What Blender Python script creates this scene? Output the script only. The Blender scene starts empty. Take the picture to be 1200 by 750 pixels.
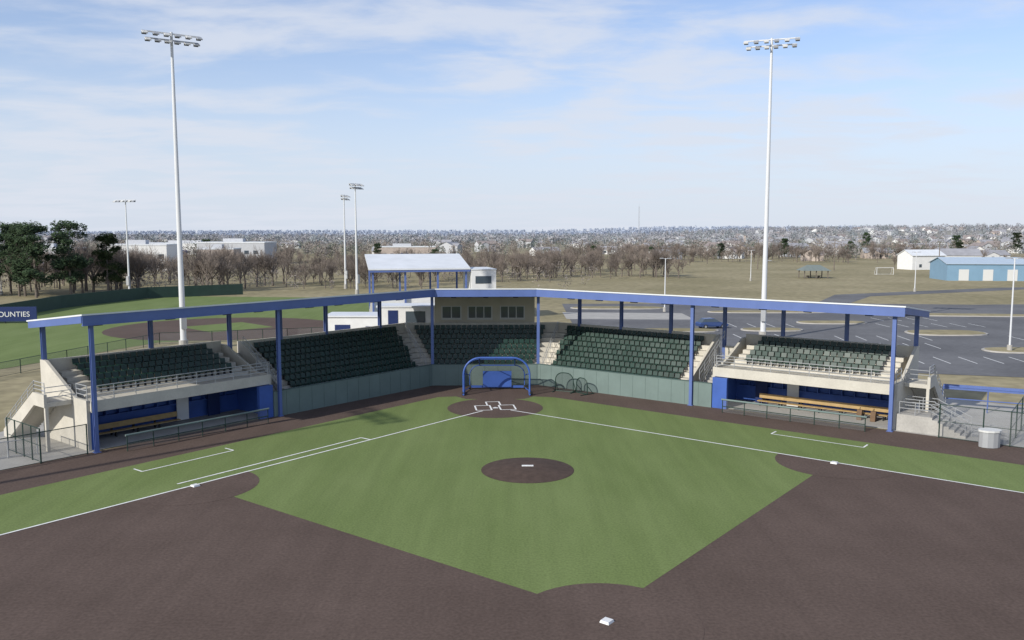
import bpy, math, random
import numpy as np
from mathutils import Vector, Matrix
random.seed(7); np.random.seed(7)
D=bpy.data; C=bpy.context
scene=C.scene
COL=scene.collection

# ------------------------------------------------------------------ materials
MATS={}
def mat(name,col,rough=0.8,var=0.0,scale=1.0,bump=0.0,metal=0.0,var2=0.0,scale2=20.0,spec=0.3,alpha=1.0,detail=4.0,stretch=None):
    if name in MATS: return MATS[name]
    m=D.materials.new(name); m.use_nodes=True
    nt=m.node_tree; N=nt.nodes; L=nt.links
    b=N['Principled BSDF']
    b.inputs['Roughness'].default_value=rough
    b.inputs['Metallic'].default_value=metal
    b.inputs['Specular IOR Level'].default_value=spec
    b.inputs['Base Color'].default_value=(*col,1)
    if var>0 or bump>0:
        tc=N.new('ShaderNodeTexCoord')
        src=tc.outputs['Object']
        if stretch:
            mp=N.new('ShaderNodeMapping'); mp.inputs['Scale'].default_value=stretch[:3]; mp.inputs['Rotation'].default_value=(0,0,stretch[3])
            L.new(src,mp.inputs['Vector']); src=mp.outputs['Vector']
        n=N.new('ShaderNodeTexNoise'); n.inputs['Scale'].default_value=scale; n.inputs['Detail'].default_value=detail
        n.inputs['Roughness'].default_value=0.6
        L.new(src,n.inputs['Vector'])
        mr=N.new('ShaderNodeMapRange'); mr.inputs['From Min'].default_value=0.3; mr.inputs['From Max'].default_value=0.7
        mr.inputs['To Min'].default_value=1-var; mr.inputs['To Max'].default_value=1+var
        L.new(n.outputs['Fac'],mr.inputs['Value'])
        fac=mr.outputs['Result']
        if var2>0:
            n2=N.new('ShaderNodeTexNoise'); n2.inputs['Scale'].default_value=scale2; n2.inputs['Detail'].default_value=3
            L.new(src,n2.inputs['Vector'])
            m2=N.new('ShaderNodeMapRange'); m2.inputs['From Min'].default_value=0.3; m2.inputs['From Max'].default_value=0.7
            m2.inputs['To Min'].default_value=1-var2; m2.inputs['To Max'].default_value=1+var2
            L.new(n2.outputs['Fac'],m2.inputs['Value'])
            mm=N.new('ShaderNodeMath'); mm.operation='MULTIPLY'; L.new(fac,mm.inputs[0]); L.new(m2.outputs['Result'],mm.inputs[1]); fac=mm.outputs[0]
        vm=N.new('ShaderNodeVectorMath'); vm.operation='SCALE'; vm.inputs[0].default_value=col
        L.new(fac,vm.inputs['Scale']); L.new(vm.outputs['Vector'],b.inputs['Base Color'])
        if bump>0:
            bp=N.new('ShaderNodeBump'); bp.inputs['Strength'].default_value=bump; bp.inputs['Distance'].default_value=0.05
            L.new(n.outputs['Fac'],bp.inputs['Height']); L.new(bp.outputs['Normal'],b.inputs['Normal'])
    if alpha<1: b.inputs['Alpha'].default_value=alpha
    MATS[name]=m; return m

def mat2(name,c1,c2,scale,rough=0.95,lo=0.4,hi=0.6,var=0.15,vscale=4,c3=None,stretch=None,streak=None,haze=None):
    m=D.materials.new(name); m.use_nodes=True; nt=m.node_tree; N=nt.nodes; L=nt.links
    b=N['Principled BSDF']; b.inputs['Roughness'].default_value=rough; b.inputs['Specular IOR Level'].default_value=0.15
    tc=N.new('ShaderNodeTexCoord'); src=tc.outputs['Object']
    if stretch:
        mp=N.new('ShaderNodeMapping'); mp.inputs['Scale'].default_value=stretch[:3]; mp.inputs['Rotation'].default_value=(0,0,stretch[3])
        L.new(src,mp.inputs['Vector']); src=mp.outputs['Vector']
    n=N.new('ShaderNodeTexNoise'); n.inputs['Scale'].default_value=scale; n.inputs['Detail'].default_value=6; n.inputs['Roughness'].default_value=0.62
    L.new(src,n.inputs['Vector'])
    r=N.new('ShaderNodeValToRGB'); r.color_ramp.elements[0].position=lo; r.color_ramp.elements[0].color=(*c1,1)
    r.color_ramp.elements[1].position=hi; r.color_ramp.elements[1].color=(*c2,1)
    if c3:
        e=r.color_ramp.elements.new(min(hi+0.15,0.98)); e.color=(*c3,1)
    L.new(n.outputs['Fac'],r.inputs['Fac'])
    n2=N.new('ShaderNodeTexNoise'); n2.inputs['Scale'].default_value=vscale; n2.inputs['Detail'].default_value=5; L.new(tc.outputs['Object'],n2.inputs['Vector'])
    mr=N.new('ShaderNodeMapRange'); mr.inputs['From Min'].default_value=0.3; mr.inputs['From Max'].default_value=0.7
    mr.inputs['To Min'].default_value=1-var; mr.inputs['To Max'].default_value=1+var; L.new(n2.outputs['Fac'],mr.inputs['Value'])
    fac=mr.outputs['Result']
    if streak:
        m3=N.new('ShaderNodeMapping'); m3.inputs['Rotation'].default_value=(0,0,streak[0]); m3.inputs['Scale'].default_value=(1.3,.06,1)
        L.new(tc.outputs['Object'],m3.inputs['Vector'])
        n3=N.new('ShaderNodeTexNoise'); n3.inputs['Scale'].default_value=1.0; n3.inputs['Detail'].default_value=4; L.new(m3.outputs[0],n3.inputs['Vector'])
        r3=N.new('ShaderNodeMapRange'); r3.inputs['From Min'].default_value=.35; r3.inputs['From Max'].default_value=.65
        r3.inputs['To Min'].default_value=1-streak[1]; r3.inputs['To Max'].default_value=1+streak[1]; L.new(n3.outputs['Fac'],r3.inputs['Value'])
        mu=N.new('ShaderNodeMath'); mu.operation='MULTIPLY'; L.new(fac,mu.inputs[0]); L.new(r3.outputs['Result'],mu.inputs[1]); fac=mu.outputs[0]
    vm=N.new('ShaderNodeVectorMath'); vm.operation='SCALE'; L.new(r.outputs['Color'],vm.inputs[0]); L.new(fac,vm.inputs['Scale'])
    out=vm.outputs['Vector']
    if haze:  # distance haze painted into the ground colour, blending to blue-grey away from the park
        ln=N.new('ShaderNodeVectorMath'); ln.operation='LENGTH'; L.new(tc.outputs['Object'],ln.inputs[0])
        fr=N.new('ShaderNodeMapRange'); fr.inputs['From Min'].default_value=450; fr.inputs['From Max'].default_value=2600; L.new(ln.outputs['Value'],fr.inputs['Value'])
        fm=N.new('ShaderNodeMix'); fm.data_type='RGBA'; L.new(fr.outputs['Result'],fm.inputs['Factor']); L.new(out,fm.inputs['A']); fm.inputs['B'].default_value=(*haze,1)
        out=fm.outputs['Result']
    L.new(out,b.inputs['Base Color'])
    MATS[name]=m; return m

turf=mat2('turf',(0.135,0.180,0.060),(0.162,0.208,0.076),0.25,var=0.16,vscale=9,lo=0.35,hi=0.65,stretch=(1,0.35,1,0.6),streak=(.62,.05))
dirt=mat2('brown_turf',(0.096,0.069,0.057),(0.116,0.084,0.070),0.18,var=0.18,vscale=7,lo=0.35,hi=0.65,streak=(-.9,.04))
clay=mat('mound_clay',(0.075,0.051,0.040),0.95,var=0.2,scale=2.5,var2=0.1,scale2=30)
drygrass=mat2('dry_grass',(0.24,0.21,0.12),(0.32,0.275,0.17),0.03,lo=0.38,hi=0.62,var=0.22,vscale=0.6,c3=(0.20,0.205,0.10),haze=(.30,.32,.36))
conc=mat('concrete',(0.38,0.365,0.335),0.85,var=0.12,scale=0.6,var2=0.08,scale2=8)
concwhite=mat('painted_concrete',(0.52,0.49,0.425),0.75,var=0.09,scale=0.8,var2=0.05,scale2=9)
cream=mat('cream_wall',(0.52,0.48,0.38),0.8,var=0.08,scale=0.7)
white=mat('white_paint',(0.70,0.70,0.69),0.5,var=0.06,scale=1.0)
line=mat('line_white',(0.76,0.76,0.74),0.8,var=0.15,scale=3)
blue=mat('blue_steel',(0.095,0.145,0.35),0.45,var=0.08,scale=0.8,spec=0.5)
bluepad=mat('blue_padding',(0.045,0.105,0.36),0.5,var=0.12,scale=0.7,spec=0.4)
darkblue=mat('dark_blue',(0.015,0.03,0.11),0.5,var=0.1)
wallpad=mat('green_wall_padding',(0.15,0.20,0.185),0.6,var=0.10,scale=0.5)
wallcap=mat('green_wall_cap',(0.08,0.12,0.11),0.6,var=0.10,scale=0.5)
seatg=mat('seat_green',(0.009,0.036,0.026),0.42,var=0.3,scale=2.0,spec=0.45)
galv=mat('galvanised_steel',(0.42,0.43,0.44),0.4,var=0.05,metal=0.3)
polew=mat('pole_white',(0.62,0.63,0.64),0.45,var=0.04,scale=0.3)
dark=mat('dark_metal',(0.03,0.032,0.035),0.5,var=0.1)
glass=mat('window_glass',(0.06,0.08,0.10),0.08,var=0.1,scale=0.5,spec=0.8)
frameg=mat('window_frame',(0.60,0.60,0.58),0.5)
roofw=mat('roof_white',(0.66,0.68,0.70),0.5,var=0.07,scale=0.4)
under=mat('roof_underside',(0.30,0.31,0.33),0.6,var=0.06)
wood=mat('bench_wood',(0.40,0.28,0.13),0.6,var=0.15,scale=3)
asph=mat2('asphalt',(0.125,0.125,0.13),(0.165,0.165,0.17),0.08,var=0.1,vscale=1.5,rough=0.9)
kerb=mat('kerb_concrete',(0.42,0.40,0.37),0.9,var=0.1,scale=0.8)
gpost=mat('fence_post_green',(0.02,0.045,0.035),0.5,var=0.1)
bark=mat('bark',(0.165,0.14,0.12),0.95,var=0.25,scale=2)
twig=mat('twigs',(0.195,0.162,0.14),0.95,var=0.25,scale=0.3)
pinefol=mat('pine_foliage',(0.040,0.066,0.030),0.9,var=0.5,scale=0.5)
net=mat('chain_link',(0.20,0.21,0.21),0.6,alpha=0.22)
netd=mat('dark_net',(0.02,0.03,0.03),0.8,alpha=0.35)

# ------------------------------------------------------------------ mesh builder
class MB:
    def __init__(s): s.v=[]; s.f=[]; s.m=[]; s.mats=[]
    def mi(s,m):
        if m not in s.mats: s.mats.append(m)
        return s.mats.index(m)
    def add(s,vs,fs,m):
        o=len(s.v); i=s.mi(m)
        s.v.extend([tuple(x) for x in vs])
        for f in fs: s.f.append(tuple(o+k for k in f)); s.m.append(i)
    def hexa(s,c,m):
        s.add(c,[(0,3,2,1),(4,5,6,7),(0,1,5,4),(1,2,6,5),(2,3,7,6),(3,0,4,7)],m)
    def box(s,x0,x1,y0,y1,z0,z1,m,fr=None):
        c=[(x0,y0,z0),(x1,y0,z0),(x1,y1,z0),(x0,y1,z0),(x0,y0,z1),(x1,y0,z1),(x1,y1,z1),(x0,y1,z1)]
        if fr: c=[fr(*p) for p in c]
        s.hexa(c,m)
    def prism(s,pts,z0,z1,m,fr=None):
        n=len(pts)
        vs=[(p[0],p[1],z0) for p in pts]+[(p[0],p[1],z1) for p in pts]
        if fr: vs=[fr(*p) for p in vs]
        fs=[tuple(range(n-1,-1,-1)),tuple(range(n,2*n))]+[(i,(i+1)%n,n+(i+1)%n,n+i) for i in range(n)]
        s.add(vs,fs,m)
    def profile(s,pts,s0,s1,m,fr):
        n=len(pts)
        vs=[fr(s0,p[0],p[1]) for p in pts]+[fr(s1,p[0],p[1]) for p in pts]
        fs=[tuple(range(n-1,-1,-1)),tuple(range(n,2*n))]+[(i,(i+1)%n,n+(i+1)%n,n+i) for i in range(n)]
        s.add(vs,fs,m)
    def tube(s,p0,p1,r0,r1=None,m=None,n=8,cap=True):
        if r1 is None: r1=r0
        p0=Vector(p0);p1=Vector(p1);d=(p1-p0)
        if d.length<1e-6: return
        d.normalize()
        u=d.orthogonal().normalized(); w=d.cross(u)
        vs=[]
        for p,r in ((p0,r0),(p1,r1)):
            for i in range(n):
                a=2*math.pi*i/n
                vs.append(p+u*(r*math.cos(a))+w*(r*math.sin(a)))
        fs=[(i,(i+1)%n,n+(i+1)%n,n+i) for i in range(n)]
        if cap: fs+= [tuple(range(n-1,-1,-1)),tuple(range(n,2*n))]
        s.add(vs,fs,m)
    def path(s,pts,r,m,n=6):
        for a,b in zip(pts[:-1],pts[1:]): s.tube(a,b,r,r,m,n)
    def sheet(s,pts,z,m):
        s.add([(p[0],p[1],z) for p in pts],[tuple(range(len(pts)))],m)
    def obj(s,name,parent=None,loc=None,smooth=False):
        me=D.meshes.new(name); me.from_pydata(s.v,[],s.f)
        for m in s.mats: me.materials.append(m)
        me.polygons.foreach_set('material_index',s.m)
        if smooth: me.polygons.foreach_set('use_smooth',[True]*len(s.f))
        me.update()
        o=D.objects.new(name,me); COL.objects.link(o)
        if parent: o.parent=parent
        if loc: o.location=loc
        return o
def empty(name,loc=(0,0,0)):
    e=D.objects.new(name,None); COL.objects.link(e); e.location=loc; e.empty_display_size=1; return e
def inst(name,mesh,loc,rz=0,sc=1,parent=None):
    o=D.objects.new(name,mesh); COL.objects.link(o); o.location=loc; o.rotation_euler=(0,0,rz)
    o.scale=(sc,sc,sc) if not isinstance(sc,tuple) else sc
    if parent: o.parent=parent
    return o

# frames
def frame(o,ex,ey,z=0):
    return lambda s,n,zz: (o[0]+ex[0]*s+ey[0]*n, o[1]+ex[1]*s+ey[1]*n, z+zz)
LO=(-27.07,54.35); LX=(.630,.7766); LN=(-.7766,.630)
RO=(27.26,60.3); RX=(-.8,.6); RN=(.6,.8)
FL=frame(LO,LX,LN); FR=frame(RO,RX,RN)
CL=Vector(FL(31.2,0,0)[:2]); CR=Vector(FR(31.0,0,0)[:2])
cx=(CR-CL).normalized(); cn=Vector((-cx.y,cx.x))
FC=frame(CL,cx,cn); CW=(CR-CL).length
def isect(p,d,q,e):
    det=d[0]*(-e[1])+e[0]*d[1]
    r=(q[0]-p[0],q[1]-p[1])
    t=(r[0]*(-e[1])+e[0]*r[1])/det
    return (p[0]+d[0]*t,p[1]+d[1]*t)
def off(n,sl,sr):
    l=FL(sl,n,0)[:2]; r=FR(sr,n,0)[:2]; c=(CL+cn*n)
    ml=isect(l,LX,c,cx); mr=isect(r,RX,c,cx)
    return [l,ml,mr,r]
def ribbon(mb,n0,n1,z0a,z1a,thick,sl,sr,m):
    A=off(n0,sl,sr);B=off(n1,sl,sr)
    for i in range(3):
        a,b,c,d=A[i],A[i+1],B[i+1],B[i]
        mb.hexa([(a[0],a[1],z0a-thick),(b[0],b[1],z0a-thick),(c[0],c[1],z1a-thick),(d[0],d[1],z1a-thick),
                 (a[0],a[1],z0a),(b[0],b[1],z0a),(c[0],c[1],z1a),(d[0],d[1],z1a)],m)
def rail(mb,p0,p1,h=1.05,sp=1.8,n=3,r=0.03,m=galv,r2=None):
    p0=Vector(p0);p1=Vector(p1);L=(p1-p0).length; k=max(1,round(L/sp))
    for i in range(k+1):
        p=p0.lerp(p1,i/k); mb.tube(p,p+Vector((0,0,h)),r,r,m,6)
    for j in range(n):
        z=h*(1-j/n)
        mb.tube(p0+Vector((0,0,z)),p1+Vector((0,0,z)),r,r,m,6)

# ------------------------------------------------------------------ terrain
def hgt(x,y):
    r=math.hypot(x,y-100)
    def ss(a,b,t):
        t=max(0,min(1,(t-a)/(b-a))); return t*t*(3-2*t)
    h=0
    h+=ss(500,1700,r)*(17*ss(100,700,x)+1.0)
    h+=ss(500,1500,r)*(1.6*math.sin(x*0.004+1)*math.cos(y*0.003))
    h+=ss(2200,4000,r)*(6+6*math.sin(x*0.0012+2.0)+5*ss(0,1500,x)*math.sin(x*.003))
    return h
mb=MB()
radii=[0,30,60,100,150,220,300,400,520,650,800,1000,1250,1500,1800,2200,2700,3300,4000,5200,7000]
NA=96
vs=[(0,100,-0.03)]
for r in radii[1:]:
    for a in range(NA):
        t=2*math.pi*a/NA; x=r*math.sin(t); y=100+r*math.cos(t); vs.append((x,y,-0.03+hgt(x,y)))
fs=[(0,1+(a+1)%NA,1+a) for a in range(NA)]
for k in range(len(radii)-2):
    o=1+k*NA; q=o+NA
    for a in range(NA): fs.append((o+a,o+(a+1)%NA,q+(a+1)%NA,q+a))
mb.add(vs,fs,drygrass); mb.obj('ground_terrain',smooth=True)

# ------------------------------------------------------------------ playing field
H=Vector((-1.37,68.5)); A_=Vector((-.613,-.790)); B_=Vector((.790,-.613))
def f(s,t): v=H+A_*s+B_*t; return (v.x,v.y)
mb=MB()
mb.sheet([tuple(CL+cn*.3),FL(-62,0.15,0)[:2],(-75,-20),(-45,-45),(0,-55),(50,-42),(88,-5),FR(-62,0.15,0)[:2],tuple(CR+cn*.3)][::-1],0.0,dirt)
mb.obj('brown_turf_dirt')
mb=MB()
mb.sheet([f(27,0),f(27,27),f(0,27),f(0,95),f(-6.5,95),(3.6,72.9),(1.9,73.3),(1.0,72.1),(-3.9,72.1),(-4.9,73.3),(-6.4,73.0),f(95,-6.7),f(95,0)],0.004,turf)
M=Vector(f(18.44*.7071,18.44*.7071))
arc=[]
for i in range(41):
    ang=math.radians(-90-77+154*i/40)+math.atan2(0.177,1.403)
    p=(M.x+29*math.cos(ang),M.y+29*math.sin(ang)); arc.append(p)
outer=[f(0.2,92),f(60,95),f(95,60),f(92,0.2)]
mb.sheet(arc+outer,0.005,turf)
mb.obj('playing_field_turf')
def disc(c,r,z,m,mb,a0=0,a1=2*math.pi,n=48):
    pts=[(c[0]+r*math.cos(a0+(a1-a0)*i/n),c[1]+r*math.sin(a0+(a1-a0)*i/n)) for i in range(n+(1 if a1-a0<6.2 else 0))]
    mb.sheet(pts,z,m)
mb=MB()
disc(f(0,0),3.9,.010,dirt,mb)
disc(f(27.43,27.43),3.5,.009,dirt,mb)
aA=math.atan2(A_.y,A_.x); aB=math.atan2(B_.y,B_.x)
disc(f(27.2,0.0),3.6,.009,dirt,mb,aB-math.pi/2,aB+math.pi/2)
disc(f(0.0,27.2),3.6,.009,dirt,mb,aA-math.pi/2,aA+math.pi/2)
mb.obj('infield_dirt_cutouts')
mb=MB()
rings=[(2.8,.014),(2.2,.09),(1.5,.19),(0.9,.25),(0.0,.255)]
vs=[];n=40
for r,z in rings[:-1]:
    for i in range(n): vs.append((M.x+r*math.cos(2*math.pi*i/n),M.y+r*math.sin(2*math.pi*i/n),z))
vs.append((M.x,M.y,.255)); fs=[]
for k in range(3):
    for i in range(n): fs.append((k*n+i,k*n+(i+1)%n,(k+1)*n+(i+1)%n,(k+1)*n+i))
for i in range(n): fs.append((3*n+i,3*n+(i+1)%n,4*n))
mb.add(vs,fs,clay)
mb.box(M.x-.35,M.x+.35,M.y-.12,M.y+.12,.25,.275,line)
mb.obj('pitchers_mound',smooth=False)
mb=MB()
def fline(s0,t0,s1,t1,w=.13,z=.014,m=line):
    p=Vector(f(s0,t0));q=Vector(f(s1,t1));d=(q-p).normalized();nn=Vector((-d.y,d.x))*w/2
    mb.sheet([tuple(p-nn),tuple(q-nn),tuple(q+nn),tuple(p+nn)],z,m)
fline(1.6,0,95,0); fline(0,1.6,0,95)
fline(13.7,-.95,27.6,-.95); fline(13.7,-.95,13.7,-.07,z=.0142)
for sg in (0,1):
    g=(lambda s,t:(s,t)) if sg==0 else (lambda s,t:(t,s))
    for q in ((21.2,-4.95,27.5,-4.95),(21.2,-4.95,21.2,-5.9),(27.5,-4.95,27.5,-5.9)):
        a=g(q[0],q[1]);b=g(q[2],q[3]); fline(a[0],a[1],b[0],b[1],.11,z=.014+0.0004*(abs(q[0]-q[2])<.1))
ax=(A_+B_).normalized(); bx=Vector((-ax.y,ax.x))
def gline(x0,y0,x1,y1,w=.13,z=.016):
    P=lambda x,y: H+bx*x+ax*y
    p=P(x0,y0);q=P(x1,y1);d=(q-p).normalized();nn=Vector((-d.y,d.x))*w/2
    mb.sheet([tuple(p-nn),tuple(q-nn),tuple(q+nn),tuple(p+nn)],z,line)
for sg in (-1,1):
    x0=.37*sg;x1=1.6*sg
    gline(x0,-.92,x0,.92);gline(x1,-.92,x1,.92);gline(x0,-.92,x1,-.92,z=.0165);gline(x0,.92,x1,.92,z=.0165)
    gline(.55*sg,-.98,.55*sg,-2.4)
gline(-.55,-2.4,.55,-2.4,z=.0165)
mb.obj('field_line_markings')
mb=MB()
P=lambda x,y:tuple(H+bx*x+ax*y)
mb.prism([P(-.22,.3),P(-.22,.08),P(0,-.14),P(.22,.08),P(.22,.3)],.018,.03,white); mb.obj('home_plate')
for (s,t) in ((27.2,.22),(.22,27.2),(27.43,27.43)):
    mb=MB(); p=[f(s-.2,t-.2),f(s+.2,t-.2),f(s+.2,t+.2),f(s-.2,t+.2)]
    c=Vector(f(s,t)); top=[tuple(c+(Vector(q)-c)*.85) for q in p]
    mb.add([(q[0],q[1],.012) for q in p]+[(q[0],q[1],.10) for q in top],[(0,1,2,3),(4,5,6,7),(0,1,5,4),(1,2,6,5),(2,3,7,6),(3,0,4,7)],white)
    mb.obj('base_bag')

# ------------------------------------------------------------------ grandstand
GS=empty('grandstand')
mb=MB()
ZF,ZB=9.12,8.2; NF,NB=-.7,7.7
ribbon(mb,NF,NB,ZF,ZB,.10,-.8,-.8,roofw)
mb.obj('canopy_roof',GS)
mb=MB()
def zat(n): return ZF+(ZB-ZF)*(n-NF)/(NB-NF)
ribbon(mb,NF+.05,NF+.12,ZF-.10,ZF-.11,.62,-.75,-.75,blue)
ribbon(mb,NF+.0,NF+.2,ZF-.71,ZF-.71,.05,-.75,-.75,blue)
ribbon(mb,NB-.2,NB-.1,ZB-.10,ZB-.10,.40,-.75,-.75,blue)
ribbon(mb,3.4,3.5,zat(3.4)-.11,zat(3.4)-.11,.3,-.7,-.7,blue)
for nn in (1.0,2.2,4.6,5.8):
    ribbon(mb,nn,nn+.06,zat(nn)-.11,zat(nn)-.11,.12,-.7,-.7,under)
Lf=[0,14.2,22.6,31.2]; Lb=[0,7.8,14.6,19.6,24.6,31.2]
Rf=[0,15.5,23.2,31.0]; Rb=[0,5.25,10.5,15.75,21,26.25,31.0]
def rafter(FRM,s,w=.12,d=.45):
    a=NF+.15;b=NB-.2
    mb.hexa([FRM(s-w,a,zat(a)-.11-d),FRM(s+w,a,zat(a)-.11-d),FRM(s+w,b,zat(b)-.11-d),FRM(s-w,b,zat(b)-.11-d),
             FRM(s-w,a,zat(a)-.11),FRM(s+w,a,zat(a)-.11),FRM(s+w,b,zat(b)-.11),FRM(s-w,b,zat(b)-.11)],blue)
for s in [-.68]+Lf+[7.8,19.6,26]: rafter(FL,s,.1)
for s in [-.68]+Rf+[5.25,10.5,21,26.25]: rafter(FR,s,.1)
for s in (3.3,6.6): rafter(FC,s,.1)
mb.obj('canopy_beams',GS)
mb=MB()
def hcol(FRM,s,n,z0,z1,w=.15):
    mb.box(s-w,s+w,n-w,n-w+.04,z0,z1,blue,FRM); mb.box(s-w,s+w,n+w-.04,n+w,z0,z1,blue,FRM); mb.box(s-.03,s+.03,n-w+.04,n+w-.04,z0,z1,blue,FRM)
    mb.box(s-w-.08,s+w+.08,n-w-.08,n+w+.08,z0,z0+.04,blue,FRM)
for s in (0,14.2): hcol(FL,s,-.1,.0,zat(-.1)-.5,.12)
for s in (0,15.5): hcol(FR,s,-.1,.0,zat(-.1)-.5,.13)
hcol(FC,0,.3,1.2,8.4,.13);hcol(FC,CW,.3,1.2,8.4,.13)
for s in Lb: hcol(FL,s,7.15,(3.2 if s<14 else 3.0),zat(7.15)-.4,.14)
for s in Rb: hcol(FR,s,7.15,(3.2 if s<14 else 3.0),zat(7.15)-.4,.14)
mb.obj('canopy_columns',GS)
mb=MB()
for FRM,ss in ((FL,(.9,6,10.5,13.2,18,21,25,28)),(FR,(2,6.5,10,14,18.5,21.5,25,28)),(FC,(2,5,7.8))):
    for s in ss:
        z=zat(.9)-.35
        mb.box(s-.03,s+.03,.87,.93,z-.1,z+.25,dark,FRM)
        mb.profile([(.75,z-.1),(1.25,z-.1),(1.15,z-.48),(.65,z-.42)],s-.24,s+.24,dark,FRM)
mb.obj('canopy_speakers',GS)

ROWS=8; NP=.69; N0=1.5; Z0=1.35; ZR=.40
mb=MB()
SL,SR=15.6,16.4
ribbon(mb,.28,N0,1.1,1.1,.15,13.75,13.75,conc)
for k in range(ROWS):
    a=N0+NP*k; z=Z0+ZR*k
    ribbon(mb,a,(a+NP if k<ROWS-1 else 7.05),z,z,ZR+.1,SL,SR,concwhite)
ribbon(mb,7.05,7.25,5.15,5.15,5.15,SL,SR,concwhite)
for FRM,s in ((FL,SL),(FR,SR)):
    mb.profile([(.30,.0),(.30,1.9),(1.4,1.9),(6.9,5.17),(7.3,5.17),(7.3,0)],s-.22,s-.003,concwhite,FRM)
NR=5; NN=.86; D0=2.5
for FRM in (FL,FR):
    mb.box(-.0,13.7,.5,7.0,2.62,3.15,concwhite,FRM)
    mb.box(-.0,13.7,.42,.5,2.55,3.30,concwhite,FRM)
    for k in range(NR):
        a=D0+NN*k; z=3.35+.30*k
        mb.box(.6,13.2,a,(a+NN if k<NR-1 else 7.0),3.152,z,concwhite,FRM)
    mb.box(-.0,13.7,7.0,7.22,0,5.4,concwhite,FRM)
    mb.profile([(.6,0),(.6,3.35),(2.2,3.35),(6.5,5.43),(7.3,5.43),(7.3,0)],-.22,-.003,concwhite,FRM)
    mb.profile([(.52,0),(.52,3.3),(2.2,3.3),(6.5,5.1),(7.3,5.1),(7.3,0)],13.703,13.9,concwhite,FRM)
    for k in range(11):
        mb.box(13.93,15.35,1.2+.28*k,4.6,1.10+.19*k if k else 0.9,1.10+.19*(k+1),conc,FRM)
    mb.box(13.93,15.35,4.6,7.2,2.9,3.16,conc,FRM)
    mb.box(13.93,15.6,7.0,7.2,0,4.2,concwhite,FRM)
mb.obj('concrete_terraces',GS)
mb=MB()
def seat(FRM,s,n,z,w=.215):
    j=random.uniform(-.02,.02)
    mb.box(s-w,s+w,n,n+.36,z+.38,z+.43,seatg,FRM)
    c=[(s-w,n+.36,z+.42),(s+w,n+.36,z+.42),(s+w,n+.40,z+.42),(s-w,n+.40,z+.42),(s-w,n+.44+j,z+.78),(s+w,n+.44+j,z+.78),(s+w,n+.48+j,z+.78),(s-w,n+.48+j,z+.78)]
    mb.hexa([FRM(*p) for p in c],seatg)
    mb.box(s-.03,s+.03,n+.1,n+.34,z,z+.38,dark,FRM)
def row(FRM,s0,s1,n,z,aisles=()):
    s=s0+.28
    while s<s1-.27:
        if not any(abs(s-a)<.6 for a in aisles): seat(FRM,s,n,z)
        s+=.53
tanL=((Vector(off(5,0,0)[1])-Vector(off(0,0,0)[1])).dot(Vector(LX)))/5
tanR=((Vector(off(5,0,0)[2])-Vector(off(0,0,0)[2])).dot(Vector(RX)))/5
for k in range(ROWS):
    n=N0+NP*k+.12; z=Z0+ZR*k
    row(FL,SL+1.1,31.2+tanL*n-.7,n,z)
    row(FR,SR+1.1,31.0+tanR*n-.7,n,z)
    p=off(n,0,0); c0=(Vector(p[1])-CL).dot(cx); c1=(Vector(p[2])-CL).dot(cx)
    row(FC,c0+.7,c1-.7,n,z)
for FRM in (FL,FR):
    for k in range(NR):
        row(FRM,1.6,12.6,D0+NN*k+.3,3.35+.30*k)
mb.obj('stadium_seats',GS)
mb=MB()
ribbon(mb,.0,.26,1.95,1.95,1.95,13.75,13.75,wallpad)
ribbon(mb,-.02,.28,2.0,2.0,.045,13.75,13.75,wallcap)
mb.obj('backstop_wall',GS)
mb=MB()
for FRM,r in ((FL,(14.9,31,1.22)),(FR,(14.9,31,1.22)),(FC,(1.2,CW,1.22))):
    s=r[0]
    while s<r[1]:
        mb.box(s-.008,s+.008,-.012,-.001,.02,1.9,wallcap,FRM); s+=r[2]
mb.obj('wall_padding_seams',GS)
mb=MB()
for FRM in (FL,FR):
    rail(mb,FRM(0.1,.55,3.3),FRM(13.6,.55,3.3),.95,1.5,4,.028)
    rail(mb,FRM(13.8,.6,3.3),FRM(13.8,2.3,3.3),.95,1.5,3,.028)
    rail(mb,FRM(-.1,.7,3.35),FRM(-.1,2.2,3.35),.95,1.5,3,.028)
    rail(mb,FRM(14.0,1.2,1.1),FRM(14.0,4.4,3.15),.95,1.0,3,.028)
    rail(mb,FRM(15.3,1.2,1.1),FRM(15.3,4.4,3.15),.95,1.0,3,.028)
    rail(mb,FRM(15.5,1.5,1.95),FRM(15.5,6.6,4.8),.8,1.2,2,.028)
for a in (1,2):
    p0=off(N0,0,0)[a];p1=off(6.9,0,0)[a]
    rail(mb,(p0[0],p0[1],Z0),(p1[0],p1[1],Z0+ZR*7.5),.9,1.6,2,.026)
mb.obj('hand_rails',GS)
mb=MB()
for FRM in (FL,FR):
    for k in range(17):
        mb.box(-1.8,-.25,9.4-.30*k-.3,9.4-.30*k,0 if k<3 else .19*(k-1),.19*(k+1),concwhite,FRM)
    mb.box(-1.8,-.25,2.6,4.3,2.9,3.2,concwhite,FRM)
    mb.profile([(9.5,0),(9.5,.5),(4.3,3.75),(2.6,3.75),(2.6,2.9),(4.2,2.9),(8.6,0)],-2.0,-1.803,concwhite,FRM)
    mb.box(-1.95,-1.75,2.6,2.8,0,2.9,concwhite,FRM)
    rail(mb,FRM(-1.9,9.4,.5),FRM(-1.9,4.3,3.75),.75,1.2,3,.026)
    rail(mb,FRM(-1.9,4.3,3.75),FRM(-1.9,2.7,3.75),.75,1.2,3,.026)
    rail(mb,FRM(-1.9,2.65,3.2),FRM(-.25,2.65,3.2),1.0,1.2,3,.026)
mb.obj('end_stairs',GS)

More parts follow.
